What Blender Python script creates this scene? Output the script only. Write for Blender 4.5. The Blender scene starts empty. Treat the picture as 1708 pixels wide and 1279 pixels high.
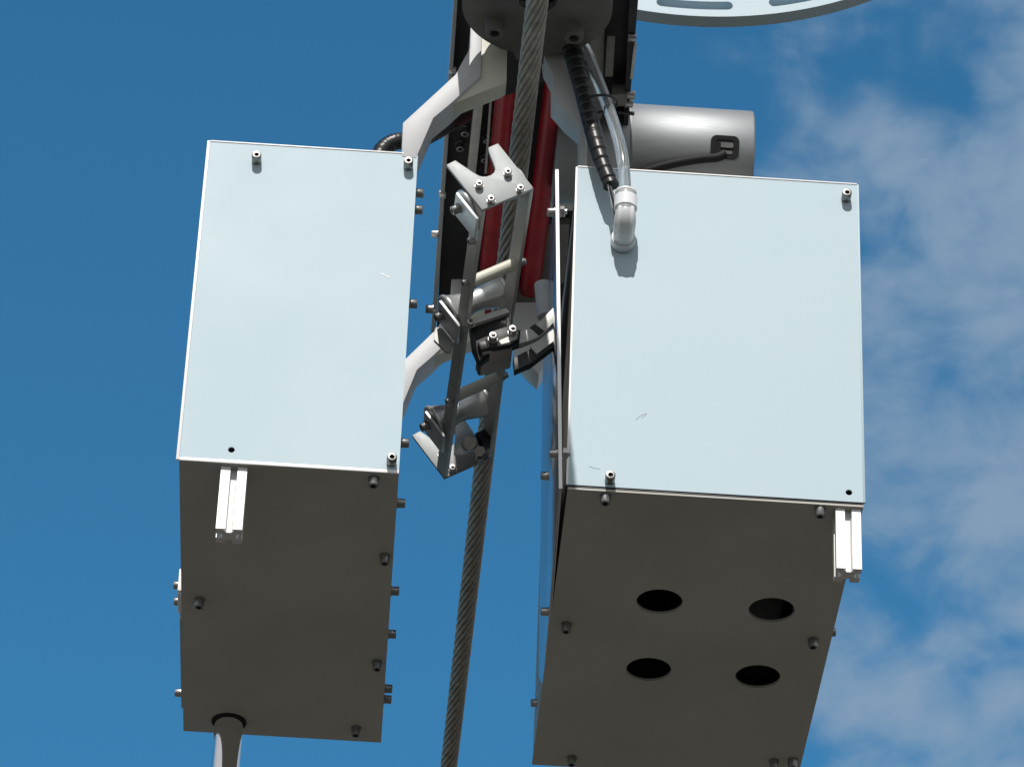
import bpy, bmesh, math, random
from mathutils import Vector, Matrix
from mathutils.geometry import tessellate_polygon
V = Vector
random.seed(4)
sc = bpy.context.scene
# ------------------------------------------------------------------ camera
FPX, IW, IH = 6611.0, 1708.0, 1279.0
RX, RY, RZ = V((.99763, .0618, .03)), V((-.0599, .5710, .8188)), V((.0335, -.8187, .5733))
RX.normalize(); RY = (RY - RX*RX.dot(RY)).normalized(); RZ = RX.cross(RY).normalized()
# rows: robot axes expressed in the camera's (right, down, forward)
CR = V((RX.x, RY.x, RZ.x)); CD = V((RX.y, RY.y, RZ.y)); CF = V((RX.z, RY.z, RZ.z))
CAM = -CF*5.4
cam_data = bpy.data.cameras.new('camera'); cam = bpy.data.objects.new('camera', cam_data)
sc.collection.objects.link(cam); sc.camera = cam
M = Matrix((( CR.x, -CD.x, -CF.x), (CR.y, -CD.y, -CF.y), (CR.z, -CD.z, -CF.z)))
cam.matrix_world = Matrix.Translation(CAM) @ M.to_4x4()
cam_data.sensor_width = 36; cam_data.lens = FPX/IW*36
cam_data.clip_start = .05; cam_data.clip_end = 20000
# ------------------------------------------------------------------ world, sun, exposure
SUN_EL, SUN_AZ = math.radians(47), math.radians(-7)     # azimuth from -Y towards +X (negative = left)
SD = V((math.cos(SUN_EL)*math.sin(SUN_AZ), -math.cos(SUN_EL)*math.cos(SUN_AZ), math.sin(SUN_EL)))
w = bpy.data.worlds.new('World'); sc.world = w; w.use_nodes = True
nt = w.node_tree; N = nt.nodes; L = nt.links
bg = N['Background']; bg.inputs['Strength'].default_value = .12
sky = N.new('ShaderNodeTexSky'); sky.sky_type = 'NISHITA'; sky.sun_disc = False
sky.sun_elevation = SUN_EL; sky.sun_rotation = math.atan2(SD.x, SD.y)
sky.altitude = 1500; sky.air_density = 1.15; sky.dust_density = .1; sky.ozone_density = 2.5
tc = N.new('ShaderNodeTexCoord')
# clouds by direction of the sky (two noise scales, thicker to the right of the robot)
mp = N.new('ShaderNodeMapping'); mp.inputs['Scale'].default_value = (30, 30, 42); mp.inputs['Location'].default_value = (.7, 3.1, 1.9)
n1 = N.new('ShaderNodeTexNoise'); n1.inputs['Scale'].default_value = 1; n1.inputs['Detail'].default_value = 7; n1.inputs['Roughness'].default_value = .5
n1.inputs['Distortion'].default_value = .25
L.new(tc.outputs['Generated'], mp.inputs['Vector']); L.new(mp.outputs['Vector'], n1.inputs['Vector'])
sx = N.new('ShaderNodeVectorMath'); sx.operation = 'DOT_PRODUCT'; sx.inputs[1].default_value = (CR.x, CR.y, CR.z)
L.new(tc.outputs['Generated'], sx.inputs[0])
side = N.new('ShaderNodeMapRange'); side.inputs['From Min'].default_value = .02; side.inputs['From Max'].default_value = .12
side.inputs['To Min'].default_value = -.20; side.inputs['To Max'].default_value = .145
L.new(sx.outputs['Value'], side.inputs['Value'])
n0 = N.new('ShaderNodeTexNoise'); n0.inputs['Scale'].default_value = .36; n0.inputs['Detail'].default_value = 3
L.new(mp.outputs['Vector'], n0.inputs['Vector'])
n01 = N.new('ShaderNodeMath'); n01.operation = 'MULTIPLY_ADD'; n01.inputs[1].default_value = .55
n02 = N.new('ShaderNodeMath'); n02.operation = 'MULTIPLY'; n02.inputs[1].default_value = .45
L.new(n0.outputs['Fac'], n02.inputs[0]); L.new(n1.outputs['Fac'], n01.inputs[0]); L.new(n02.outputs[0], n01.inputs[2])
ad = N.new('ShaderNodeMath'); ad.operation = 'ADD'; L.new(n01.outputs[0], ad.inputs[0]); L.new(side.outputs['Result'], ad.inputs[1])
cr = N.new('ShaderNodeMapRange'); cr.interpolation_type = 'SMOOTHERSTEP'
cr.inputs['From Min'].default_value = .43; cr.inputs['From Max'].default_value = .68; cr.inputs['To Min'].default_value = 0; cr.inputs['To Max'].default_value = .85
bk = N.new('ShaderNodeVectorMath'); bk.operation = 'DOT_PRODUCT'; bk.inputs[1].default_value = (CF.x, CF.y, CF.z)
L.new(tc.outputs['Generated'], bk.inputs[0])
bm_ = N.new('ShaderNodeMapRange'); bm_.inputs['From Min'].default_value = .9; bm_.inputs['From Max'].default_value = -.2  # extra cloud cover added out of view behind the camera, for fill and reflections
bm_.inputs['To Min'].default_value = 0; bm_.inputs['To Max'].default_value = .5
L.new(bk.outputs['Value'], bm_.inputs['Value'])
ad2 = N.new('ShaderNodeMath'); ad2.operation = 'ADD'; L.new(ad.outputs[0], ad2.inputs[0]); L.new(bm_.outputs['Result'], ad2.inputs[1])
L.new(ad2.outputs[0], cr.inputs['Value'])
tint = N.new('ShaderNodeMix'); tint.data_type = 'RGBA'; tint.blend_type = 'MULTIPLY'; tint.inputs[0].default_value = 1
tint.inputs[7].default_value = (.355, 1.0, 1.13, 1)
L.new(sky.outputs[0], tint.inputs[6])
mx = N.new('ShaderNodeMix'); mx.data_type = 'RGBA'
cmix = N.new('ShaderNodeMix'); cmix.data_type = 'RGBA'      # unseen clouds behind the camera, made whiter to neutralise fill and reflections
cmix.inputs[6].default_value = (2.15, 3.05, 4.1, 1); cmix.inputs[7].default_value = (5.0, 4.7, 4.4, 1)
bk2 = N.new('ShaderNodeMapRange'); bk2.inputs['From Min'].default_value = .9; bk2.inputs['From Max'].default_value = .3
L.new(bk.outputs['Value'], bk2.inputs['Value']); L.new(bk2.outputs['Result'], cmix.inputs[0]); L.new(cmix.outputs[2], mx.inputs[7])
L.new(cr.outputs['Result'], mx.inputs[0]); L.new(tint.outputs[2], mx.inputs[6]); L.new(mx.outputs[2], bg.inputs['Color'])
sun_d = bpy.data.lights.new('sun', 'SUN'); sun_d.energy = 4.0; sun_d.angle = math.radians(.53); sun_d.color = (1, .955, .9)
sun = bpy.data.objects.new('sun', sun_d); sc.collection.objects.link(sun)
sun.rotation_euler = SD.to_track_quat('Z', 'Y').to_euler(); sun.location = (0, -3, 5)
sc.view_settings.view_transform = 'Standard'; sc.view_settings.look = 'None'
sc.view_settings.exposure = 0; sc.view_settings.gamma = 1; sc.view_settings.use_curve_mapping = False
# ------------------------------------------------------------------ measuring helpers (photo pixel -> point on a real plane)
def ray(px, py): return CR*((px-854)/FPX) + CD*((py-639.5)/FPX) + CF
def PY(px, py, y=0.): d = ray(px, py); return CAM + d*((y-CAM.y)/d.y)
def PZ(px, py, z): d = ray(px, py); return CAM + d*((z-CAM.z)/d.z)
def PP(px, py, o, n): d = ray(px, py); return CAM + d*((o-CAM).dot(n)/d.dot(n))
# ------------------------------------------------------------------ materials
def mat(name, col, rough=.5, metal=0., spec=.5, var=0., vscale=8, bump=0., bscale=60, trans=0., coat=0., aniso=None, rvar=0.):
    m = bpy.data.materials.new(name); m.use_nodes = True
    t = m.node_tree; p = t.nodes['Principled BSDF']
    p.inputs['Base Color'].default_value = (*col, 1); p.inputs['Roughness'].default_value = rough
    p.inputs['Metallic'].default_value = metal; p.inputs['Specular IOR Level'].default_value = spec
    p.inputs['Transmission Weight'].default_value = trans; p.inputs['Coat Weight'].default_value = coat
    tx = t.nodes.new('ShaderNodeTexCoord'); mpn = t.nodes.new('ShaderNodeMapping')
    if aniso: mpn.inputs['Scale'].default_value = aniso
    t.links.new(tx.outputs['Object'], mpn.inputs['Vector'])
    if var or rvar:
        n = t.nodes.new('ShaderNodeTexNoise'); n.inputs['Scale'].default_value = vscale; n.inputs['Detail'].default_value = 6
        n.inputs['Roughness'].default_value = .6
        t.links.new(mpn.outputs[0], n.inputs['Vector'])
    if var:
        r = t.nodes.new('ShaderNodeMapRange'); r.inputs['From Min'].default_value = .3; r.inputs['From Max'].default_value = .7
        r.inputs['To Min'].default_value = 1-var; r.inputs['To Max'].default_value = 1+var*.4
        t.links.new(n.outputs['Fac'], r.inputs['Value'])
        mm = t.nodes.new('ShaderNodeMix'); mm.data_type = 'RGBA'; mm.blend_type = 'MULTIPLY'; mm.inputs[0].default_value = 1
        mm.inputs[6].default_value = (*col, 1); t.links.new(r.outputs[0], mm.inputs[7]); t.links.new(mm.outputs[2], p.inputs['Base Color'])
    if rvar:
        r = t.nodes.new('ShaderNodeMapRange'); r.inputs['From Min'].default_value = .3; r.inputs['From Max'].default_value = .7
        r.inputs['To Min'].default_value = max(.02, rough-rvar); r.inputs['To Max'].default_value = rough+rvar
        t.links.new(n.outputs['Fac'], r.inputs['Value']); t.links.new(r.outputs[0], p.inputs['Roughness'])
    if bump:
        n2 = t.nodes.new('ShaderNodeTexNoise'); n2.inputs['Scale'].default_value = bscale; n2.inputs['Detail'].default_value = 3
        t.links.new(mpn.outputs[0], n2.inputs['Vector'])
        b = t.nodes.new('ShaderNodeBump'); b.inputs['Strength'].default_value = bump; b.inputs['Distance'].default_value = .001
        t.links.new(n2.outputs['Fac'], b.inputs['Height']); t.links.new(b.outputs[0], p.inputs['Normal'])
    return m
PAINT = mat('pale_panel_paint', (.455, .575, .64), .5, spec=.3, var=.055, vscale=4.2, bump=.12, bscale=7, rvar=.08)
UNDER = mat('grey_panel_paint', (.50, .49, .45), .55, spec=.35, var=.16, vscale=3.6, bump=.06, bscale=14)
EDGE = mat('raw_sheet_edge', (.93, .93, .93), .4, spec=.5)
ALU = mat('aluminium', (.34, .36, .365), .6, .3, var=.10, vscale=18, rvar=.08)
ALU_D = mat('dull_aluminium', (.52, .52, .50), .55, .3, var=.18, vscale=22, rvar=.06)
PROF = mat('extrusion_aluminium', (.72, .72, .72), .45, .2, var=.04)
BRUSH = mat('turned_aluminium', (.29, .305, .318), .58, .85, var=.06, vscale=30, aniso=(1, 14, 14), rvar=.05)
STEEL = mat('bolt_steel', (.50, .49, .48), .3, 1., var=.15, vscale=90)
STEELB = mat('dark_reflection_bolt_steel', (.26, .26, .25), .33, 1., var=.2, vscale=90)  # base colour darkened to stand for dark ground mirrored in the bolt sides
DSTEEL = mat('dark_bolt_steel', (.30, .30, .30), .38, .9, var=.2, vscale=90)
CHROME = mat('chrome', (.9, .9, .9), .10, 1., rvar=.03)
ROPE = mat('rope_wire', (.36, .335, .29), .6, .2, var=.35, vscale=55, bump=.2, bscale=300)
WHITE = mat('white_plastic', (.55, .56, .575), .5, spec=.35, var=.04, vscale=25)
CREAM = mat('cream_plastic', (.66, .66, .57), .5, spec=.35, var=.05, vscale=14, bump=.2, bscale=90)
FIT = mat('white_fitting_plastic', (.80, .82, .84), .22, spec=.6)
FITG = mat('grey_fitting_plastic', (.33, .35, .37), .3, spec=.5)
BLACK = mat('black_plastic', (.013, .013, .014), .38, spec=.5, var=.3, vscale=40)
BLACKM = mat('black_anodised', (.014, .014, .016), .5, spec=.4, var=.3, vscale=25, rvar=.1)
GREYD = mat('dark_grey_cover', (.42, .38, .36), .5, var=.12, vscale=30)
RED = mat('red_enamel', (.34, .008, .018), .35, spec=.5, var=.25, vscale=20)
CASTG = mat('cast_grey', (.13, .13, .127), .55, var=.16, vscale=26, bump=.3, bscale=120)
INNER = mat('inner_grey_metal', (.22, .22, .23), .45, .3, var=.3, vscale=20)
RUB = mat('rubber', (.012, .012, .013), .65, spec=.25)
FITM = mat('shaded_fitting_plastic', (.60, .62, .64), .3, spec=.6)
CLEAR = mat('clear_tube', (.80, .84, .86), .08, spec=.6, trans=.9)
CLEAR.node_tree.nodes['Principled BSDF'].inputs['IOR'].default_value = 1.25
GROUNDM = mat('ground_soil', (.070, .064, .053), .9, var=.3, vscale=.6)
# ------------------------------------------------------------------ object plumbing
ORG = {}
def link(o, parent, origin):
    sc.collection.objects.link(o)
    po = ORG[parent.name] if parent else V((0, 0, 0))
    if parent: o.parent = parent
    o.location = origin - po; ORG[o.name] = origin.copy()
def empty(name, loc, parent=None):
    o = bpy.data.objects.new(name, None); o.empty_display_size = .05; link(o, parent, V(loc)); return o
def obj(name, bm, m, parent=None, bevel=0., smooth=35, origin=None):
    """link a bmesh built in world coordinates as one object with its origin at its middle"""
    bmesh.ops.recalc_face_normals(bm, faces=bm.faces)
    if bevel:
        es = [e for e in bm.edges if len(e.link_faces) == 2 and e.calc_face_angle(0) > math.radians(40)]
        bmesh.ops.bevel(bm, geom=es, offset=bevel, segments=2, profile=.5, affect='EDGES', clamp_overlap=True)
    for f_ in bm.faces: f_.smooth = True
    for e in bm.edges:
        e.smooth = len(e.link_faces) == 2 and e.calc_face_angle(0) < math.radians(smooth)
    if origin is None:
        lo = V([min(v.co[i] for v in bm.verts) for i in range(3)]); hi = V([max(v.co[i] for v in bm.verts) for i in range(3)])
        origin = (lo+hi)/2
    bmesh.ops.translate(bm, verts=bm.verts, vec=-origin)
    me = bpy.data.meshes.new(name); bm.to_mesh(me); bm.free()
    for mm in (m if isinstance(m, (list, tuple)) else [m]): me.materials.append(mm)
    o = bpy.data.objects.new(name, me); link(o, parent, origin); return o
def box(bm, lo, hi):
    c = (V(lo)+V(hi))/2; s = V(hi)-V(lo)
    r = bmesh.ops.create_cube(bm, size=1); bmesh.ops.scale(bm, vec=s, verts=r['verts']); bmesh.ops.translate(bm, vec=c, verts=r['verts'])
    return r['verts']
def obox(bm, c, a, b, n):
    """box with corner c and edge vectors a, b, n"""
    vs = [bm.verts.new(c+a*i+b*j+n*k) for i in (0, 1) for j in (0, 1) for k in (0, 1)]
    for q in ((0, 1, 3, 2), (4, 6, 7, 5), (0, 4, 5, 1), (2, 3, 7, 6), (0, 2, 6, 4), (1, 5, 7, 3)): bm.faces.new([vs[i] for i in q])
def prism(bm, pts, ext):
    """polygon with thickness"""
    a = [bm.verts.new(p) for p in pts]; b = [bm.verts.new(p+ext) for p in pts]; n = len(pts)
    tris = tessellate_polygon([[V(p) for p in pts]])
    for t in tris:
        bm.faces.new([a[i] for i in t]); bm.faces.new([b[i] for i in reversed(t)])
    for i in range(n): bm.faces.new([a[i], a[(i+1) % n], b[(i+1) % n], b[i]])
    bmesh.ops.dissolve_limit(bm, angle_limit=.01, verts=bm.verts, edges=bm.edges)
def holed(bm, outer, holes, ext):
    """flat sheet with real openings; loops are lists of 3D points"""
    loops = [[V(p) for p in outer]] + [[V(p) for p in h] for h in holes]
    flat = [p for l in loops for p in l]
    a = [bm.verts.new(p) for p in flat]; b = [bm.verts.new(p+ext) for p in flat]
    for t in tessellate_polygon(loops):
        try: bm.faces.new([a[i] for i in t]); bm.faces.new([b[i] for i in reversed(t)])
        except ValueError: pass
    k = 0
    for l in loops:
        n = len(l)
        for i in range(n): bm.faces.new([a[k+i], a[k+(i+1) % n], b[k+(i+1) % n], b[k+i]])
        k += n
def frame_of(d):
    d = d.normalized(); u = d.orthogonal().normalized(); return d, u, d.cross(u)
def lathe(bm, p, axis, prof, seg=40, u=None):
    """profile [(along, radius)] turned round the axis through p"""
    d, uu, vv = frame_of(axis)
    if u: uu = (u-d*u.dot(d)).normalized(); vv = d.cross(uu)
    rings = []
    for h, r in prof:
        if r < 1e-6: rings.append([bm.verts.new(p+d*h)])
        else: rings.append([bm.verts.new(p+d*h+uu*r*math.cos(2*math.pi*i/seg)+vv*r*math.sin(2*math.pi*i/seg)) for i in range(seg)])
    for A, B in zip(rings, rings[1:]):
        for i in range(seg):
            j = (i+1) % seg
            if len(A) == 1 and len(B) == 1: continue
            if len(A) == 1: bm.faces.new([A[0], B[i], B[j]])
            elif len(B) == 1: bm.faces.new([A[i], A[j], B[0]])
            else: bm.faces.new([A[i], A[j], B[j], B[i]])
def rod(bm, a, b, r, seg=28, ch=.0): 
    l = (b-a).length; c = ch or r*.08
    lathe(bm, a, b-a, [(0, 0), (0, r-c), (c, r), (l-c, r), (l, r-c), (l, 0)], seg)
def curve_pts(ctrl, n=12):
    """Catmull-Rom through the control points"""
    P = [ctrl[0]*2-ctrl[1]] + list(ctrl) + [ctrl[-1]*2-ctrl[-2]]; out = []
    for i in range(1, len(P)-2):
        for k in range(n):
            t = k/n; a, b, c, d = P[i-1:i+3]
            out.append(.5*((2*b)+(c-a)*t+(2*a-5*b+4*c-d)*t*t+(3*b-a-3*c+d)*t**3))
    out.append(P[-2].copy()); return out
def tube(bm, pts, rad, seg=16, cap=True):
    """rad: number or function of (index, arc length)"""
    rings = []; up = V((.3, -.8, .5)); s = 0
    for i, p in enumerate(pts):
        t = (pts[min(i+1, len(pts)-1)]-pts[max(i-1, 0)]).normalized()
        u = (up-t*up.dot(t)).normalized(); v = t.cross(u); up = u
        if i: s += (p-pts[i-1]).length
        r = rad(i, s) if callable(rad) else rad
        rings.append([bm.verts.new(p+u*r*math.cos(2*math.pi*k/seg)+v*r*math.sin(2*math.pi*k/seg)) for k in range(seg)])
    for A, B in zip(rings, rings[1:]):
        for k in range(seg): bm.faces.new([A[k], A[(k+1) % seg], B[(k+1) % seg], B[k]])
    if cap: bm.faces.new(rings[0]); bm.faces.new(list(reversed(rings[-1])))
def circ(c, u, v, r, n=48, flip=False):
    q = [c+u*r*math.cos(2*math.pi*i/n)+v*r*math.sin(2*math.pi*i/n) for i in range(n)]
    return list(reversed(q)) if flip else q
AX, AY, AZ = V((1, 0, 0)), V((0, 1, 0)), V((0, 0, 1))
# a socket head bolt standing on a surface along its local z (head with a real hexagon socket)
def bolt_mesh(name, r, h, m, washer=True):
    bm = bmesh.new(); z = 0
    if washer:
        lathe(bm, V((0, 0, -.0005)), AZ, [(0, 0), (0, r*1.18), (.0013, r*1.18), (.0018, r*1.1), (.002, 0)], 28); z = .0015
    seg = 30; sr = r*.58
    prof = [(z-.001, r), (z+h-.0009, r), (z+h-.0002, r*.93), (z+h, r*.86)]
    rings = [[bm.verts.new(V((q*math.cos(2*math.pi*i/seg), q*math.sin(2*math.pi*i/seg), hh))) for i in range(seg)] for hh, q in prof]
    def hexr(a):
        a = a % (math.pi/3); return sr*math.cos(math.pi/6)/math.cos(a-math.pi/6)
    for hh in (z+h, z+h*.4):
        rings.append([bm.verts.new(V((hexr(2*math.pi*i/seg)*math.cos(2*math.pi*i/seg), hexr(2*math.pi*i/seg)*math.sin(2*math.pi*i/seg), hh))) for i in range(seg)])
    for A, B in zip(rings, rings[1:]):
        for i in range(seg): bm.faces.new([A[i], A[(i+1) % seg], B[(i+1) % seg], B[i]])
    bm.faces.new(rings[-1])
    for f_ in bm.faces: f_.smooth = True
    bmesh.ops.recalc_face_normals(bm, faces=bm.faces)
    for e in bm.edges: e.smooth = len(e.link_faces) == 2 and e.calc_face_angle(0) < math.radians(35)
    me = bpy.data.meshes.new(name); bm.to_mesh(me); bm.free(); me.materials.append(m); return me
def nut_mesh(name, r, h, m):
    bm = bmesh.new()
    lathe(bm, V((0, 0, -.0005)), AZ, [(0, 0), (0, r*.97), (.0008, r), (h-.0008, r), (h, r*.9), (h, 0)], 6)
    lathe(bm, V((0, 0, h-.001)), AZ, [(0, r*.5), (.003, r*.5), (.0035, r*.4), (.0035, 0)], 20)
    me = bpy.data.meshes.new(name); bm.to_mesh(me); bm.free(); me.materials.append(m); return me
B_STD = bolt_mesh('bolt', .0068, .0155, STEELB, washer=False); B_UND = bolt_mesh('bolt', .0068, .0125, DSTEEL)
B_SML = bolt_mesh('bolt', .0055, .0065, STEEL); B_BIG = bolt_mesh('bolt', .0135, .022, CASTG)
B_SIDE = bolt_mesh('bolt', .0062, .009, STEEL); B_SIDED = bolt_mesh('bolt', .0065, .010, DSTEEL); N_STD = nut_mesh('nut', .0078, .007, STEEL)
def put(me, name, p, d, parent, spin=None, tilt=.0):
    o = bpy.data.objects.new(name, me); link(o, parent, p)
    d = (d + V((random.uniform(-1, 1), random.uniform(-1, 1), random.uniform(-1, 1)))*tilt).normalized()
    q = d.to_track_quat('Z', 'Y'); o.rotation_mode = 'QUATERNION'
    from mathutils import Quaternion
    o.rotation_quaternion = q @ Quaternion((0, 0, 1), random.uniform(0, 2) if spin is None else spin)
    return o
# ------------------------------------------------------------------ setting: ground far below (sky is the world)
bm = bmesh.new(); box(bm, (-4000, -4000, -.5), (4000, 4000, 0)); bmesh.ops.translate(bm, vec=V((0, 0, CAM.z-1.6)), verts=bm.verts)
g = obj('ground', bm, GROUNDM); g['kind'] = 'structure'
# ------------------------------------------------------------------ the steel cable (one rope of wires laid round a core)
CZ = .455
ca, cb = PZ(749.5, 1268, CZ), PZ(896, 4, CZ)
cd = (ca-cb).normalized()
c0 = cb-cd*1.9; clen = (ca-cb).length+1.9+2.6
bm = bmesh.new(); u = (AX-cd*AX.dot(cd)).normalized(); v = cd.cross(u); STR, SEG = 12, 12*10
n = 420; pitch = .33; prev = None
for i in range(n+1):
    s = clen*i/n; tw = 2*math.pi*s/pitch; ring = []
    for k in range(SEG):
        bumpv = abs(math.cos(2*math.pi*k/SEG*STR/2))**.6; a = 2*math.pi*k/SEG+tw
        r = .0123 + .0034*bumpv
        ring.append(bm.verts.new(c0+cd*s+u*r*math.cos(a)+v*r*math.sin(a)))
    if prev:
        for k in range(SEG): bm.faces.new([prev[k], prev[(k+1) % SEG], ring[(k+1) % SEG], ring[k]])
    prev = ring
cable = obj('steel_cable', bm, ROPE, smooth=80)
cable['label'] = 'long grey twisted steel cable running past the robot from top to bottom'; cable['category'] = 'cable'
# ------------------------------------------------------------------ the robot
robot = empty('cable_inspection_robot', (.0, .38, -.165))
robot['label'] = 'cable crawling robot with two pale metal boxes hanging on white arms, rollers and silver motor'
robot['category'] = 'robot'
# ---- equipment boxes (part) > panels, bolts, extrusion, shaft (sub-parts)
def equipment_box(x0, x1, z0, z1, y1, front_holes, round_holes):
    t = .004; bm = bmesh.new()
    # carcass: sides, back and top sheets
    box(bm, (x0+.001, .006, z0+.006), (x0+.004, y1, z1-.003)); box(bm, (x1-.004, .006, z0+.006), (x1-.001, y1, z1-.003))
    box(bm, (x0+.0045, y1-.004, z0+.006), (x1-.0045, y1-.001, z1-.003)); box(bm, (x0+.001, .006, z1-.0027), (x1-.001, y1, z1))
    b = obj('equipment_box', bm, UNDER, robot)
    fh = [circ(V((p.x, -.0002, p.z)), AX, AZ, .0046, 20, True) for p in front_holes]
    bm = bmesh.new(); holed(bm, [V((x0, -.0002, z0+.0065)), V((x1, -.0002, z0+.0065)), V((x1, -.0002, z1-.001)), V((x0, -.0002, z1-.001))], fh, AY*.003)
    obj('front_panel', bm, PAINT, b, smooth=20)
    rh = [circ(V((p.x, p.y, z0)), AX, AY, r, 56, True) for p, r in round_holes]
    bm = bmesh.new(); holed(bm, [V((x0, .001, z0)), V((x1, .001, z0)), V((x1, y1, z0)), V((x0, y1, z0))], rh, AZ*.004)
    obj('bottom_panel', bm, UNDER, b, smooth=20)
    return b
# left box
LX0, LX1, LZ0, LZ1, LY1 = -.4405, -.1465, -.1585, .3845, .7235
sh = PZ(382, 1203, LZ0)
bl = equipment_box(LX0, LX1, LZ0, LZ1, LY1, [PY(386, 750)], [(sh, .0224)])
bl['label'] = 'narrower pale box at left with a chrome shaft below'
def strip(a, b, wdt, parent, m=EDGE, d=.004, name='edge_strip', y=-.0012):
    """thin folded sheet edge on the front between a and b"""
    dr = (b-a).normalized(); nr = V((-dr.z, 0, dr.x)); bm = bmesh.new()
    prism(bm, [V((p.x, y, p.z)) for p in (a-nr*wdt/2, b-nr*wdt/2, b+nr*wdt/2, a+nr*wdt/2)], AY*d); return obj(name, bm, m, parent, bevel=.0006)
strip(V((LX0-.0023, 0, LZ0+.001)), V((LX0-.0023, 0, LZ1+.001)), .0042, bl)
strip(V((LX0, 0, LZ0+.0028)), V((LX1, 0, LZ0+.0028)), .0055, bl)
strip(V((LX0, 0, LZ1+.0007)), V((LX1-.02, 0, LZ1+.0007)), .0024, bl)
for p in ((428, 269), (681, 279), (653, 772)):
    put(B_STD, 'bolt', PY(*p)-AY*.0002, -AY, bl, tilt=.02)
for p in ((624, 797), (642, 926), (333, 999), (629, 1103), (594, 1213)):
    put(B_UND, 'bolt', PZ(*p, LZ0), -AZ, bl, tilt=.05)
def side_bolt(me, px, py, xf, d, parent, z=None, name='bolt'):
    p = PY(px, py, .03) if z is None else PZ(px, py, z)
    return put(me, name, V((xf, p.y, p.z)), d, parent, tilt=.03)
for py in (322, 350, 507, 740): side_bolt(B_SIDED, 690, py, LX1, AX, bl)
for py in (838, 985, 1057, 1148, 1166): side_bolt(B_SIDED, 650, py, LX1, AX, bl, z=-.13)
# hinge bracket and side plate on the left flank
bm = bmesh.new(); q0, q1 = PZ(300, 1022, -.145), PZ(300, 1170, -.145)
box(bm, (LX0-.003, q0.y, -.155), (LX0+.0008, q1.y, .2)); obj('side_plate', bm, UNDER, bl)
bm = bmesh.new(); q2 = PZ(300, 983, -.145); box(bm, (LX0-.0065, q2.y, -.146), (LX0+.0008, q0.y-.001, -.11)); obj('hinge_bracket', bm, EDGE, bl, bevel=.0008)
for py, z in ((976, -.13), (1003, -.13), (1155, -.14)): side_bolt(B_SIDE, 300, py, LX0-.003, -AX, bl, z=z)
# slotted extrusions hanging under the front edges
def extrusion(pxl, pxr, py, z0, parent, ln, y=.006):
    a = PY(pxl, py, y); b = PY(pxr, py, y); wd = b.x-a.x; x = a.x; s = wd/40; bm = bmesh.new()
    # cross-section (x to the right, depth y): square with a T slot in each side
    half = [(0, 0), (14.5, 0), (14.5, 2.5), (12, 2.5), (12, 4.5), (16.5, 10), (23.5, 10), (28, 4.5), (28, 2.5), (25.5, 2.5), (25.5, 0), (40, 0),
            (40, 14.5), (37.5, 14.5), (37.5, 12), (35.5, 12), (30, 16.5), (30, 23.5), (35.5, 28), (37.5, 28), (37.5, 25.5), (40, 25.5),
            (40, 40), (25.5, 40), (25.5, 37.5), (28, 37.5), (28, 35.5), (23.5, 30), (16.5, 30), (12, 35.5), (12, 37.5), (14.5, 37.5), (14.5, 40), (0, 40),
            (0, 25.5), (2.5, 25.5), (2.5, 28), (4.5, 28), (10, 23.5), (10, 16.5), (4.5, 12), (2.5, 12), (2.5, 14.5), (0, 14.5)]
    prism(bm, [V((x+i*s, y+j*s, z0-ln)) for i, j in half], AZ*(ln-.0005)); return obj('slotted_extrusion', bm, PROF, parent)
extrusion(367, 411, 800, LZ0, bl, .100)
# chrome shaft out of the bottom
bm = bmesh.new(); rod(bm, V((sh.x, sh.y, LZ0-.45)), V((sh.x, sh.y, LZ0+.12)), .0212, 48, .002); obj('chrome_shaft', bm, CHROME, bl)
bm = bmesh.new(); lathe(bm, V((sh.x, sh.y, LZ0+.0005)), -AZ, [(0, .0214), (0, .0262), (.0022, .0258), (.0022, .0214)], 48); obj('shaft_shadow_ring', bm, RUB, bl)  # black ring added as the dark shadow where the shaft enters
# right box
QX0, QX1, QZ0, QZ1, QY1 = .0805, .4785, -.1655, .3805, .750
rh = [(PZ(px, py, QZ0), .0322) for px, py in ((1100, 1003), (1287, 1017), (1082, 1116), (1264, 1128))]
br = equipment_box(QX0, QX1, QZ0, QZ1, QY1, [PY(1416, 821)], rh)
br['label'] = 'wider pale box at right with four round holes in its underside'
strip(V((QX0-.0012, 0, QZ0+.0065)), V((QX0-.0012, 0, QZ1)), .003, br); strip(V((QX1+.0012, 0, QZ0+.006)), V((QX1+.0012, 0, QZ1)), .003, br, m=PAINT)
strip(V((QX0, 0, QZ1+.001)), V((QX1, 0, QZ1+.001)), .0022, br)
strip(V((QX0, 0, QZ0+.004)), V((QX1, 0, QZ0+.004)), .0022, br, m=BLACKM, y=.0005, d=.002, name='seam')
for p in ((1411, 332), (1017, 802)): put(B_STD, 'bolt', PY(*p)-AY*.0002, -AY, br, tilt=.02)
for p in ((1010, 826), (1368, 847), (945, 1040), (1356, 1066), (954, 1262), (1291, 1268), (1322, 1266)):
    put(B_UND, 'bolt', PZ(*p, QZ0), -AZ, br, tilt=.05)
side_bolt(B_SIDED, 1390, 1054, QX1, AX, br, z=-.13)
extrusion(1394, 1436, 860, QZ0, br, .096)
bm = bmesh.new(); box(bm, (QX0+.02, .1, .1), (QX1-.03, .7, .12)); box(bm, (QX0+.07, .25, -.1), (QX0+.12, .6, .09)); box(bm, (QX0+.24, .2, -.11), (QX0+.33, .55, .09))
obj('inner_equipment', bm, INNER, br)
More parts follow.
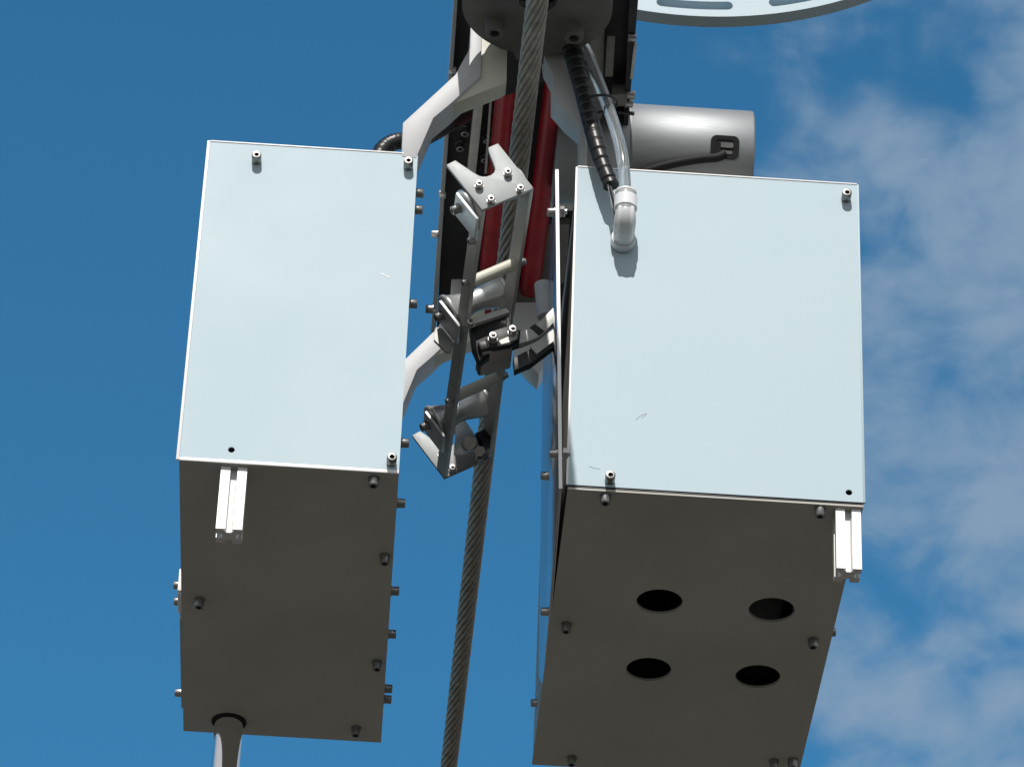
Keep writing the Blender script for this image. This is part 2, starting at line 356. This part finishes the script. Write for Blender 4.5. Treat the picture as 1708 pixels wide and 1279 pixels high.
# scratches on the right front panel
bm = bmesh.new()
for a, b in (((1060, 700), (1068, 693)), ((1068, 693), (1079, 689)), ((1071, 697), (1078, 690)), ((983, 777), (990, 780)), ((990, 780), (1001, 782))):
    p, q = PY(*a, -.0006), PY(*b, -.0006); dr = (q-p).normalized()*.0003; nn = V((-dr.z, 0, dr.x))
    prism(bm, [p-nn, q-nn*.4, q+nn*.4, p+nn], AY*.0005)
obj('scratch_marks', bm, FITG, br)['kind'] = 'stuff'
bm = bmesh.new()
for a, b in (((636, 456), (644, 460)), ((644, 460), (651, 463))):
    p, q = PY(*a, -.0006), PY(*b, -.0006); dr = (q-p).normalized()*.0008; nn = V((-dr.z, 0, dr.x)); prism(bm, [p-nn, q-nn*.3, q+nn*.3, p+nn], AY*.0005)
obj('scuff_mark', bm, EDGE, bl)
# ---- polished cheek plate beside the right box
A_, B_, D_ = PY(932, 815, .0), PY(926, 283, .0), PZ(897, 1246, -.163)
nrm = (B_-A_).cross(D_-A_).normalized(); C_ = PP(905, 610, A_, nrm)
bm = bmesh.new(); prism(bm, [A_, B_, C_, D_], (nrm if nrm.x > 0 else -nrm)*.0045)
SIDEM = mat('polished_side_plate', (.62, .63, .65), .2, 1., var=.05, vscale=6, rvar=.06, aniso=(1, .3, 3))
cheek = obj('cheek_plate', bm, SIDEM, robot, bevel=.0007)
e = (nrm if nrm.x > 0 else -nrm)
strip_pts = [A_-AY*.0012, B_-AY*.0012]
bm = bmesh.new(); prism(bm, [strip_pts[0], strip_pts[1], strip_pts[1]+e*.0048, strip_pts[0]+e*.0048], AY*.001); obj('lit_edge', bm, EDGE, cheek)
for px, py in ((925, 354), (929, 757), (926, 794), (914, 1020), (897, 1172)):
    p = PP(px, py, A_, nrm)
    if px == 926: p = PP(914, 794, A_, nrm)
    put(B_SIDE, 'bolt', p, -e, cheek)
for px, py in ((932, 353), (937, 756)): put(N_STD, 'nut', PP(px-3, py, A_, nrm)+e*.0045, e, cheek)
# ---- disc clamp above the cable
DZ = .59
dc = PZ(896, 12, DZ)
bm = bmesh.new(); R_ = .1075
holed(bm, circ(dc, AX, AY, R_, 96), [circ(dc-AY*.015, AX, AY, .0275, 40, True)], AZ*.014)
disc = obj('clamp_disc', bm, CASTG, robot, bevel=0, smooth=30)
bm = bmesh.new(); lathe(bm, dc+AZ*.013, AZ, [(0, .02), (0, .085), (.05, .085), (.05, .02)], 64); obj('hub', bm, BLACKM, disc)
for px, py in ((826, 36), (958, 44)): put(B_BIG, 'bolt', PZ(px, py, DZ), -AZ, disc, spin=.3)
bm = bmesh.new(); lp = [PZ(x, y, DZ+.012) for x, y in ((843, 60), (862, 100), (905, 108), (940, 92), (962, 60))]; prism(bm, lp, AZ*.01); obj('mounting_lug', bm, CASTG, disc)
# ---- arms (front pair, then the rear pair as copies 0.6 m further along the cable)
def poly(pts, y): return [PY(px, py, y) for px, py in pts]
armA = [(785, 40), (784, 80), (760, 124), (731, 151), (672, 205), (670, 261), (694, 264), (723, 197), (752, 173), (802, 127), (804, 40)]
armB = [(790, 50), (803, 60), (846, 80), (845, 136), (838, 141), (753, 174), (750, 150), (785, 110)]
bm = bmesh.new(); prism(bm, poly(armA, -.001), AY*.05); arm1 = obj('support_arm', bm, WHITE, robot, bevel=.0012)
arm1['label'] = 'bent white arm reaching the top of the left box'
bm = bmesh.new(); prism(bm, poly(armB, .004), AY*.032); obj('brace_plate', bm, CREAM, arm1, bevel=.0012)
armC = [(905, 60), (909, 98), (922, 123), (922, 164), (945, 190), (967, 209), (967, 284), (979, 284), (979, 160), (960, 60)]
bm = bmesh.new(); prism(bm, poly(armC, .02), AY*.045); arm2 = obj('support_arm', bm, WHITE, robot, bevel=.0012)
arm2['label'] = 'bent white arm behind the black hose'
def copy_tree(o, parent, off):
    c = o.copy(); sc.collection.objects.link(c); c.parent = parent; c.location = o.location+off; ORG[c.name] = ORG[o.name]+off
    for ch in list(o.children):
        k = ch.copy(); sc.collection.objects.link(k); k.parent = c
    return c
off = AY*.625+AX*.002
arm3 = copy_tree(arm1, robot, off); arm3['label'] = 'rear bent white arm beside the lower rollers'
armD = [(908, 84), (909, 98), (922, 123), (922, 164), (945, 190), (967, 209), (979, 190), (979, 160), (966, 84)]
bm = bmesh.new(); prism(bm, [p+off-AX*.02 for p in poly(armD, .02)], AY*.045); arm4 = obj('support_arm', bm, WHITE, robot, bevel=.0012); arm4['label'] = 'rear pale arm behind the cheek plate'
# ---- chassis: side plates, dark deck, rails, red tubes, cross bar
BZ = .64
GREYT = mat('grey_tape', (.16, .16, .15), .7, var=.25, vscale=60)
def along(pts, z, h, name, m, parent, bevel=0.):
    bm = bmesh.new(); prism(bm, [PZ(x, y, z) for x, y in pts], AZ*h); return obj(name, bm, m, parent, bevel)
ch = along([(761, -90), (778, -90), (790, 66), (1004, 66), (1000, -90), (1060, -90), (1040, 200), (1030, 330), (1008, 575), (728, 560)], BZ+.03, .012, 'chassis', BLACKM, robot)
along([(763, -90), (769, -90), (724, 596), (716, 596)], BZ, .06, 'side_plate', ALU, ch, .0008)
along([(1054, -90), (1072, -90), (1050, 175), (1019, 640), (1012, 640), (1042, 175)], BZ, .06, 'side_plate', BLACKM, ch)
along([(1057, 80), (1062, 80), (1056, 132), (1051, 132)], BZ-.004, .01, 'edge_strip', ALU_D, ch)
along([(803, 60), (818, 60), (791, 315), (776, 315)], BZ+.004, .02, 'guide_rail', ALU_D, ch, .0008)
along([(824, 60), (828, 60), (812, 290), (808, 290)], BZ+.012, .01, 'guide_rail', ALU_D, ch)
def redtube(a, b, r, z):
    bm = bmesh.new(); rod(bm, PZ(*a, z), PZ(*b, z), r, 28); return obj('red_tube', bm, RED, ch)
along([(842, 62), (935, 62), (925, 118), (905, 140), (843, 160)], BZ-.014, .006, 'dark_cover', BLACKM, ch)
redtube((846, 140), (806, 560), .0165, BZ+.008)
redtube((931, 100), (882, 497), .0165, BZ+.008)
along([(862, 497), (912, 499), (911, 519), (860, 517)], BZ-.01, .03, 'cross_bar', GREYT, ch, .001)
along([(858, 520), (920, 522), (914, 566), (854, 560)], BZ-.002, .012, 'end_plate', CREAM, ch, .001)
along([(985, 55), (1008, 55), (1003, 250), (978, 250)], BZ+.01, .02, 'guide_rail', GREYT, ch)
along([(1013, 62), (1026, 62), (1022, 128), (1009, 128)], BZ-.001, .002, 'label_tape', GREYT, ch)
along([(1021, 158), (1046, 158), (1045, 178), (1019, 178)], BZ-.006, .02, 'clamp_block', GREYT, ch, .001)
along([(900, 330), (960, 330), (955, 352), (898, 352)], BZ+.0, .02, 'cross_bar', ALU_D, ch, .001)
along([(905, 375), (950, 375), (945, 470), (900, 470)], BZ+.01, .015, 'gear_cover', GREYT, ch, .001)
for px, py in ((760, 117), (743, 324), (730, 391), (727, 517)): put(B_SIDE, 'bolt', PZ(px, py, BZ+.004), -AX, ch)
for px, py in ((1048, 62), (1046, 158), (1043, 172)): put(B_SIDED, 'bolt', PZ(px, py, BZ-.001), AX, ch)
bm = bmesh.new(); rod(bm, PZ(1030, 187, BZ-.006), PZ(1058, 190, BZ-.006), .003, 12); obj('pin', bm, BLACK, ch)
for px, py in ((790, 128), (776, 215), (768, 240), (940, 420), (935, 460), (920, 385)): put(B_SIDED, 'bolt', PZ(px, py, BZ+.03), -AZ, ch)
for px, py in ((812, 230), (808, 262)): put(B_SML, 'bolt', PZ(px, py, BZ+.03), -AZ, ch)
# white sleeve standing behind the cheek plate
bm = bmesh.new(); rod(bm, PY(906, 474, .20), PY(911, 530, .20), .0130, 32, .001); obj('white_sleeve', bm, WHITE, robot)
# ---- motor across the back
mr = .079
ma, mb_ = PY(925, 257, .30), PY(1251, 274, .30); mb_.z = ma.z = PY(1150, 266, .30).z; mb_.y = ma.y
bm = bmesh.new(); Lm = (mb_-ma).length
lathe(bm, ma, AX, [(0, 0), (0, mr-.002), (.002, mr), (Lm*.36, mr), (Lm*.36+.001, mr-.001), (Lm*.36+.003, mr-.001), (Lm*.36+.004, mr), (Lm-.003, mr), (Lm-.001, mr-.001), (Lm, mr-.003), (Lm, .03), (Lm-.004, .03), (Lm-.004, 0)], 128)
motor = obj('drive_motor', bm, BRUSH, robot, smooth=50)
motor['label'] = 'silver cylindrical motor lying behind the right box'
def on_cyl(px, py, r):
    d = ray(px, py); oy, oz = CAM.y-ma.y, CAM.z-ma.z; a = d.y*d.y+d.z*d.z; b = 2*(oy*d.y+oz*d.z); c = oy*oy+oz*oz-r*r
    return CAM+d*((-b-math.sqrt(b*b-4*a*c))/(2*a))
pc = on_cyl(1209, 246, mr); nn = V((0, pc.y-ma.y, pc.z-ma.z)).normalized(); tt = nn.cross(AX)
if tt.z < 0: tt = -tt
def rrect(c, a, b, w_, h_, r, n=5):
    out = []
    for sx_, sy_, a0 in ((1, 1, 0), (-1, 1, 90), (-1, -1, 180), (1, -1, 270)):
        for i in range(n+1):
            t = math.radians(a0+90*i/n); out.append(c+a*(sx_*(w_/2-r)+r*math.cos(t))+b*(sy_*(h_/2-r)+r*math.sin(t)))
    return out
bm = bmesh.new(); base = pc-nn*.004
holed(bm, rrect(base, AX, tt, .043, .036, .009), [list(reversed(rrect(base, AX, tt, .028, .023, .005)))], nn*.0055)
prism(bm, rrect(base, AX, tt, .033, .027, .004), nn*.0047); port = obj('cable_port', bm, RUB, motor)
bm = bmesh.new(); c1 = base+nn*.002+AX*.003
prism(bm, rrect(c1+tt*.003, AX, tt, .019, .008, .002), nn*.0045); prism(bm, rrect(c1-tt*.008, AX, tt, .017, .005, .001), nn*.004); obj('connector', bm, DSTEEL, motor)
bm = bmesh.new(); pts = [base+nn*.004-tt*.010]+[on_cyl(x, y, mr+rr) for x, y, rr in ((1195, 263, .006), (1165, 266, .007), (1120, 274, .008), (1085, 284, .008), (1050, 297, .008), (1000, 315, .01))]
tube(bm, curve_pts(pts), .0068, 14); obj('power_lead', bm, RUB, motor)
# ---- slotted wheel at the upper right
wy = .50
cpts = [PY(1061, 16, wy), PY(1235, 27.5, wy), PY(1408, 0, wy)]
(x1, z1), (x2, z2), (x3, z3) = [(p.x, p.z) for p in cpts]
dd = 2*(x1*(z2-z3)+x2*(z3-z1)+x3*(z1-z2))
ux = ((x1*x1+z1*z1)*(z2-z3)+(x2*x2+z2*z2)*(z3-z1)+(x3*x3+z3*z3)*(z1-z2))/dd
uz = ((x1*x1+z1*z1)*(x3-x2)+(x2*x2+z2*z2)*(x1-x3)+(x3*x3+z3*z3)*(x2-x1))/dd
wc = V((ux, wy, uz)); wr = math.hypot(x1-ux, z1-uz)
print('WHEEL', wc, wr)
def polar(r, a): return wc+AX*r*math.cos(a)+AZ*r*math.sin(a)
def slot(a0, a1, r, hw):
    n = 12; o = [polar(r-hw, a0+(a1-a0)*i/n) for i in range(n+1)]
    e0 = polar(r, a1); e1 = polar(r, a0)
    o += [e0+(polar(r-hw, a1)-e0)*math.cos(t)+((polar(r, a1+.01)-e0).normalized()*hw)*math.sin(t) for t in [math.pi*k/8 for k in range(1, 8)]]
    o += [polar(r+hw, a1+(a0-a1)*i/n) for i in range(n+1)]
    o += [e1+(polar(r+hw, a0)-e1)*math.cos(t)+((polar(r, a0-.01)-e1).normalized()*hw)*math.sin(t) for t in [math.pi*k/8 for k in range(1, 8)]]
    return o
def ang(px, py): p = PY(px, py, wy); return math.atan2(p.z-wc.z, p.x-wc.x)
def rad(px, py): p = PY(px, py, wy); return math.hypot(p.z-wc.z, p.x-wc.x)
s0, s1 = ang(1103, 8), ang(1214, 11); pitch_a = ang(1290, 2)-ang(1103, 8); sr_ = rad(1160, 9)
slots = [slot(s0+pitch_a*k, s1+pitch_a*k, sr_, .0085) for k in range(int(2*math.pi/pitch_a)-0)]
bm = bmesh.new(); holed(bm, [polar(wr, 2*math.pi*i/160) for i in range(160)], slots+[list(reversed([polar(wr*.72, 2*math.pi*i/100) for i in range(100)]))], AY*.027)
wheel = obj('slotted_wheel', bm, PAINT, robot, smooth=25); wheel['label'] = 'white slotted ring at the upper right'
bm = bmesh.new(); box(bm, (.10, wy+.002, wc.z-.05), (wc.x+wr*.8, wy+.018, wc.z+.05)); obj('wheel_bracket', bm, ALU_D, wheel)
# ---- hose bundle and elbow fitting
ey = -.046
E0 = PY(1044, 322, ey)
ctr = [PY(951, 72, -.005), PY(957, 95, -.005), PY(972, 150, -.005), PY(988, 215, -.02), PY(1003, 268, -.028), PY(1019, 310, -.032)]
pts = curve_pts(ctr, 40); tot = sum((b-a).length for a, b in zip(pts, pts[1:]))
def spiral(i, s):
    ph = (s % .0185)/.0185; k = .0140-.0026*(s/tot); return k*(1-.13*(math.exp(-(ph/.07)**2)+math.exp(-((1-ph)/.07)**2)))
bm = bmesh.new(); tube(bm, pts, spiral, 20); hose = obj('wrapped_hose', bm, BLACK, robot, smooth=60); hose['label'] = 'black spiral wrapped hose above the white elbow'
bm = bmesh.new(); pts = curve_pts([PY(1013, 296, -.03), PY(1020, 320, -.038), PY(1025, 340, -.04), PY(1028, 362, -.03), PY(1031, 385, -.006)], 8); tube(bm, pts, .0028, 10); obj('thin_wire', bm, BLACK, hose)
bm = bmesh.new(); pts = curve_pts([PY(1007, 285, -.034), PY(1017, 318, -.036), PY(1023, 350, -.035), PY(1025, 380, -.004)], 8); tube(bm, pts, .0016, 10); obj('thin_wire', bm, WHITE, hose)
bm = bmesh.new(); pts = curve_pts([PY(970, 72, .0), PY(984, 100, .0), PY(1003, 150, -.005), PY(1023, 205, -.03), PY(1038, 262, -.042), E0-AZ*.01], 14)
tube(bm, pts, .0088, 20); tube(bm, pts, .0060, 20); clear = obj('clear_tube', bm, CLEAR, robot, smooth=60)
bm = bmesh.new(); cz = (PY(988, 175, -.012)+PY(1010, 172, -.012))/2; rp = []
d_ = (PY(1003, 268, -.028)-PY(972, 150, -.005)).normalized(); uu = (AX-d_*AX.dot(d_)).normalized(); vv = d_.cross(uu)
rp = [cz+uu*.0272*math.cos(t)+vv*.0165*math.sin(t) for t in [2*math.pi*i/48 for i in range(49)]]
tube(bm, rp, .0020, 8, cap=False); obj('cable_tie', bm, BLACK, hose)
# elbow: collar, ribbed nut, bend into the panel, base ring
elb = empty('elbow_fitting', V((E0.x, 0, E0.z-.045)), robot); elb['label'] = 'white plastic push fit elbow on the right box'
dn = -AZ
def ring_l(name, p, ax, prof, m, seg=40): bm = bmesh.new(); lathe(bm, p, ax, prof, seg); return obj(name, bm, m, elb)
ring_l('collar', E0+AZ*.002, dn, [(0, .0088), (0, .0140), (.001, .0152), (.004, .0152), (.0045, .014), (.007, .014), (.007, .0088)], FIT)
ring_l('seal_ring', E0-AZ*.0045, dn, [(0, 0), (0, .0143), (.004, .0143), (.004, 0)], FITG)
ring_l('nut', E0-AZ*.0082, dn, [(0, 0), (0, .0152), (.001, .0163), (.020, .0163), (.021, .0155), (.021, 0)], FIT)
ring_l('seal_ring', E0-AZ*.029, dn, [(0, 0), (0, .0150), (.005, .0146), (.005, 0)], FITG)
top = E0-AZ*.033; bc = V((top.x, 0, top.z)); pts = []
for i in range(17):
    t = math.pi/2*i/16; R0 = .021; pts.append(top+V((0, R0*(1-math.cos(t)), -R0*math.sin(t))))
pts.append(V((top.x, -.012, pts[-1].z)))
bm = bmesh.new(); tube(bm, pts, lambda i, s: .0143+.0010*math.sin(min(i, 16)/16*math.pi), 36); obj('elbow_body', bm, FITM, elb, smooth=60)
pe = V((top.x, 0, top.z-.021))
ring_l('rib', V((pe.x, -.030, pe.z)), AY, [(0, 0), (0, .0135), (.001, .0150), (.003, .0150), (.003, 0)], FIT)
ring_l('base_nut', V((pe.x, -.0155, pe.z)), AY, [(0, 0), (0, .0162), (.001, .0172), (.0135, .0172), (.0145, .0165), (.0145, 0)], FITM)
ring_l('base_seal', V((pe.x, -.0012, pe.z)), AY, [(0, 0), (0, .0156), (.0012, .0156), (.0012, 0)], BLACK)
# raised mould ribs on the elbow
bm = bmesh.new()
for s in (-1, 1):
    q = [p+AX*.0085*s-V((0, .0118*math.cos(math.pi/2*min(i, 16)/16), .0118*math.sin(math.pi/2*min(i, 16)/16))) for i, p in enumerate(pts[:-1])]
    tube(bm, q, .0030, 10)
obj('mould_rib', bm, FIT, elb)
# ---- black tube behind the left arm
bm = bmesh.new(); pts = curve_pts([PY(626, 275, .10), PY(640, 248, .10), PY(662, 236, .10), PY(690, 236, .11), PY(722, 222, .14), PY(752, 205, .17), PY(775, 190, .20)], 10)
tube(bm, pts, lambda i, s: .0125+.0007*math.sin(s*1500), 18); o = obj('flexible_conduit', bm, BLACK, robot, smooth=60)
# ---- roller guide: two notched end plates joined by rails along the cable
gy = -.12
Bc, Rc, Tc = PY(804.3, 350, gy), PY(890.5, 314, gy), PY(744.5, 275, gy)
e1 = (Rc-Bc).normalized(); e2 = (Tc-Bc); e2.normalize()
gl = (PY(741, 799, 0)-Bc); 
# depth of the rear plate: same plate further along y
yr = PZ(741, 800, Bc.z).y; goff = V((PY(741, 800, yr).x-Bc.x, yr-gy, 0))
print('GUIDE', e1, e2, e1.dot(e2), yr, goff)
npoly = [(744.5, 275), (759.4, 267.5), (790, 288), (799, 293.2), (804, 294.6), (812, 294.4), (819, 292), (824, 288), (826, 283), (825, 278), (822, 270), (818, 260), (815, 251), (814.8, 246), (830.7, 239.2), (890.5, 314), (804.3, 350)]
guide = empty('roller_guide', Bc+goff*.5, robot); guide['label'] = 'open roller frame in the middle'
def plate(offv, name='notched_plate'):
    bm = bmesh.new(); prism(bm, [PY(x, y, gy)+offv for x, y in npoly], AY*.005); return obj(name, bm, ALU, guide, bevel=.0006)
plate(V((0, 0, 0))); plate(goff-AY*.005)
for px, py in ((799, 311), (847, 291), (868, 318), (819, 336)): put(B_SML, 'bolt', PY(px, py, gy), -AY, guide)
for px, py in ((799, 311), (868, 318), (819, 336)): put(B_SML, 'bolt', PY(px, py, gy)+goff-AY*.005, -AY, guide)
gu = goff.normalized()
def rail(c, a, la, b, lb, t=.003):
    """L section rail from corner c along the guide"""
    bm = bmesh.new(); st = c+gu*.006; ln = gu*(goff.length-.012)
    sec = [V((0, 0, 0)), a*la, a*la+b*t, a*t+b*t, a*t+b*lb, b*lb]; prism(bm, [st+s for s in sec], ln); return obj('side_rail', bm, ALU_D, guide, bevel=.0004)
def flat_bar(c, wd_, th):
    bm = bmesh.new(); prism(bm, [c+gu*.006, c+gu*.006+e2*wd_, c+gu*.006+e2*wd_+th, c+gu*.006+th], gu*(goff.length-.012)); return obj('side_rail', bm, ALU_D, guide, bevel=.0005)
flat_bar(Bc, .022, e1*.006); flat_bar(Rc, .024, -e1*.0055)
def on_rail(px, py, c):
    """point on the line c + s*goff whose picture row is py"""
    lo, hi = 0., 1.
    def row(s): q = c+goff*s-CAM; return q.dot(CD)/q.dot(CF)*FPX+639.5
    for _ in range(40):
        m_ = (lo+hi)/2
        if row(m_) < py: lo = m_
        else: hi = m_
    return c+goff*lo
for (pl, pr) in ((472, 440), (662, 632)):
    a = on_rail(0, pl, Bc+e2*.009+e1*.003); b = on_rail(0, pr, Rc+e2*.009-e1*.002)
    b = a+e1*(b-a).dot(e1) ; bm = bmesh.new(); rod(bm, a, b, .0088, 28, .001); obj('spacer_rod', bm, CREAM, guide)
for py in (400, 470, 565, 668): put(B_SML, 'bolt', on_rail(0, py, Bc+e2*.010), -e1, guide)
for py in (438, 628): put(B_SML, 'bolt', on_rail(0, py, Rc+e2*.004), e1, guide)
wid = (Rc-Bc).dot(e1)
def roller(row, r=.027, up=.040, br_len=.052, shift=0.):
    c = on_rail(0, row, (Bc+Rc)/2)+e2*up+e1*shift; hw = wid*.56
    bm = bmesh.new(); lathe(bm, c-e1*hw, e1, [(0, 0), (0, r-.001), (.0012, r), (.0045, r), (.006, r-.002), (hw*.5, r*.74), (hw*.85, r*.60), (hw*1.15, r*.60), (hw*1.5, r*.76), (2*hw-.006, r-.002), (2*hw-.0045, r), (2*hw-.0012, r), (2*hw, r-.001), (2*hw, 0)], 48)
    rl = obj('roller', bm, ALU_R, guide, smooth=40)
    bm = bmesh.new(); c2 = c-e1*(hw+.0075)+gu*-.020-e2*(br_len-.012)
    obox(bm, c2, e2*br_len, gu*.044, e1*.0042); obj('roller_bracket', bm, BRK, guide, bevel=.0006)
    bm = bmesh.new(); rod(bm, c-e1*(hw+.013), c+e1*(hw+.004), .0045, 20); obj('axle', bm, STEEL, guide)
    put(B_SIDED, 'bolt', c-e1*(hw+.0075), -e1, guide)
    return c
ALU_R = mat('roller_aluminium', (.66, .67, .66), .34, .7, var=.12, vscale=40, rvar=.1)
BRK = mat('bracket_aluminium', (.62, .64, .65), .45, .5, var=.08, vscale=30)
roller(352, up=.034, r=.023); roller(535); roller(718)
put(B_SIDE, 'bolt', PY(722, 516, .17), -AX, guide)
# small cover plate between second roller and rear arm
bm = bmesh.new(); prism(bm, poly([(724, 545), (738, 548), (757, 572), (752, 586), (744, 586), (724, 566)], .20), AY*.006); obj('lower_bracket', bm, ALU_D, guide)
# tall bright lug and clamp on the rear plate
bm = bmesh.new(); yq = yr-.06; prism(bm, poly([(762, 693), (774, 698), (788, 718), (795, 730), (798, 742), (770, 757), (757, 757)], yq), AY*.005); obj('rear_bracket', bm, BRK, guide, bevel=.0005)
bm = bmesh.new(); rod(bm, PY(783, 738, yq-.01), PY(783, 738, yq+.03), .011, 28); rod(bm, PY(800, 752, yq-.004), PY(800, 752, yq+.03), .009, 6); obj('clamp_knob', bm, STEEL, guide)
bm = bmesh.new(); obox(bm, PY(792, 722, yq), e1*.020, e2*-.018, AY*.03); obj('clamp_block', bm, BLACKM, guide, bevel=.001)
# ---- sensor head on its black linkage
sy = .10
s0_ = PY(802, 584, sy); w1 = V((.934, 0, .358))*.049; e3 = V((-.358, 0, .934)) 
sen = empty('sensor_head', s0_, robot); sen['label'] = 'small black sensor head on a bent black linkage'
up_ = e3*.016
bm = bmesh.new(); obox(bm, s0_, w1, AY*.066, up_); obj('sensor_body', bm, BLACK, sen, bevel=.003)
bm = bmesh.new(); obox(bm, s0_+w1*.05+AY*.006-e3*.0012, w1*.90, AY*.055, e3*.0014); obj('cover', bm, GREYD, sen, bevel=.0005)
bm = bmesh.new(); prism(bm, poly([(783, 538), (848, 519), (853, 523), (853, 572), (812, 592), (800, 602), (788, 575)], sy+.012), AY*.02); obj('backing_plate', bm, BLACKM, sen, bevel=.001)
bm = bmesh.new(); prism(bm, poly([(783, 532), (843, 513), (851, 520), (786, 542)], sy+.004), AY*.022); obj('top_lip', bm, ALU_D, sen, bevel=.001)
bm = bmesh.new(); prism(bm, poly([(868, 552), (885, 548), (903, 533), (935, 500), (935, 527), (900, 561), (880, 569), (866, 573)], sy-.003), AY*.010); obj('upper_link', bm, ALU_D, sen, bevel=.001)
bm = bmesh.new(); prism(bm, poly([(812, 562), (848, 560), (880, 556), (900, 546), (935, 513), (935, 524), (901, 557), (880, 567), (850, 577), (814, 581)], sy+.0075), AY*.014); obj('link_backing', bm, BLACK, sen)
bm = bmesh.new(); prism(bm, poly([(809, 566), (820, 552), (847, 543), (870, 551), (867, 566), (850, 575), (815, 580)], sy-.002), AY*.012); obj('link_mount', bm, BLACKM, sen, bevel=.0015)
bm = bmesh.new(); prism(bm, poly([(832, 568), (846, 562), (863, 560), (862, 565), (848, 571), (836, 574)], sy-.0026), AY*.002); obj('inset_plate', bm, ALU_D, sen)
bm = bmesh.new(); prism(bm, poly([(884, 546), (892, 540), (908, 552), (899, 560)], sy-.0036), AY*.004); obj('hinge_pin_cover', bm, BLACKM, sen)
bm = bmesh.new(); prism(bm, poly([(856, 596), (884, 582), (935, 545), (935, 568), (886, 606), (858, 618)], sy+.006), AY*.014); obj('lower_link', bm, BLACK, sen, bevel=.001)
bm = bmesh.new(); prism(bm, poly([(884, 577), (935, 540), (935, 560), (895, 590)], sy+.002), AY*.0035); obj('link_face', bm, ALU_D, sen)
for px, py in ((822, 566), (855, 555)): put(B_SIDE, 'bolt', PY(px, py, sy-.003), -AY, sen)
put(B_SML, 'bolt', PY(785, 541, sy+.004), -AY, sen)
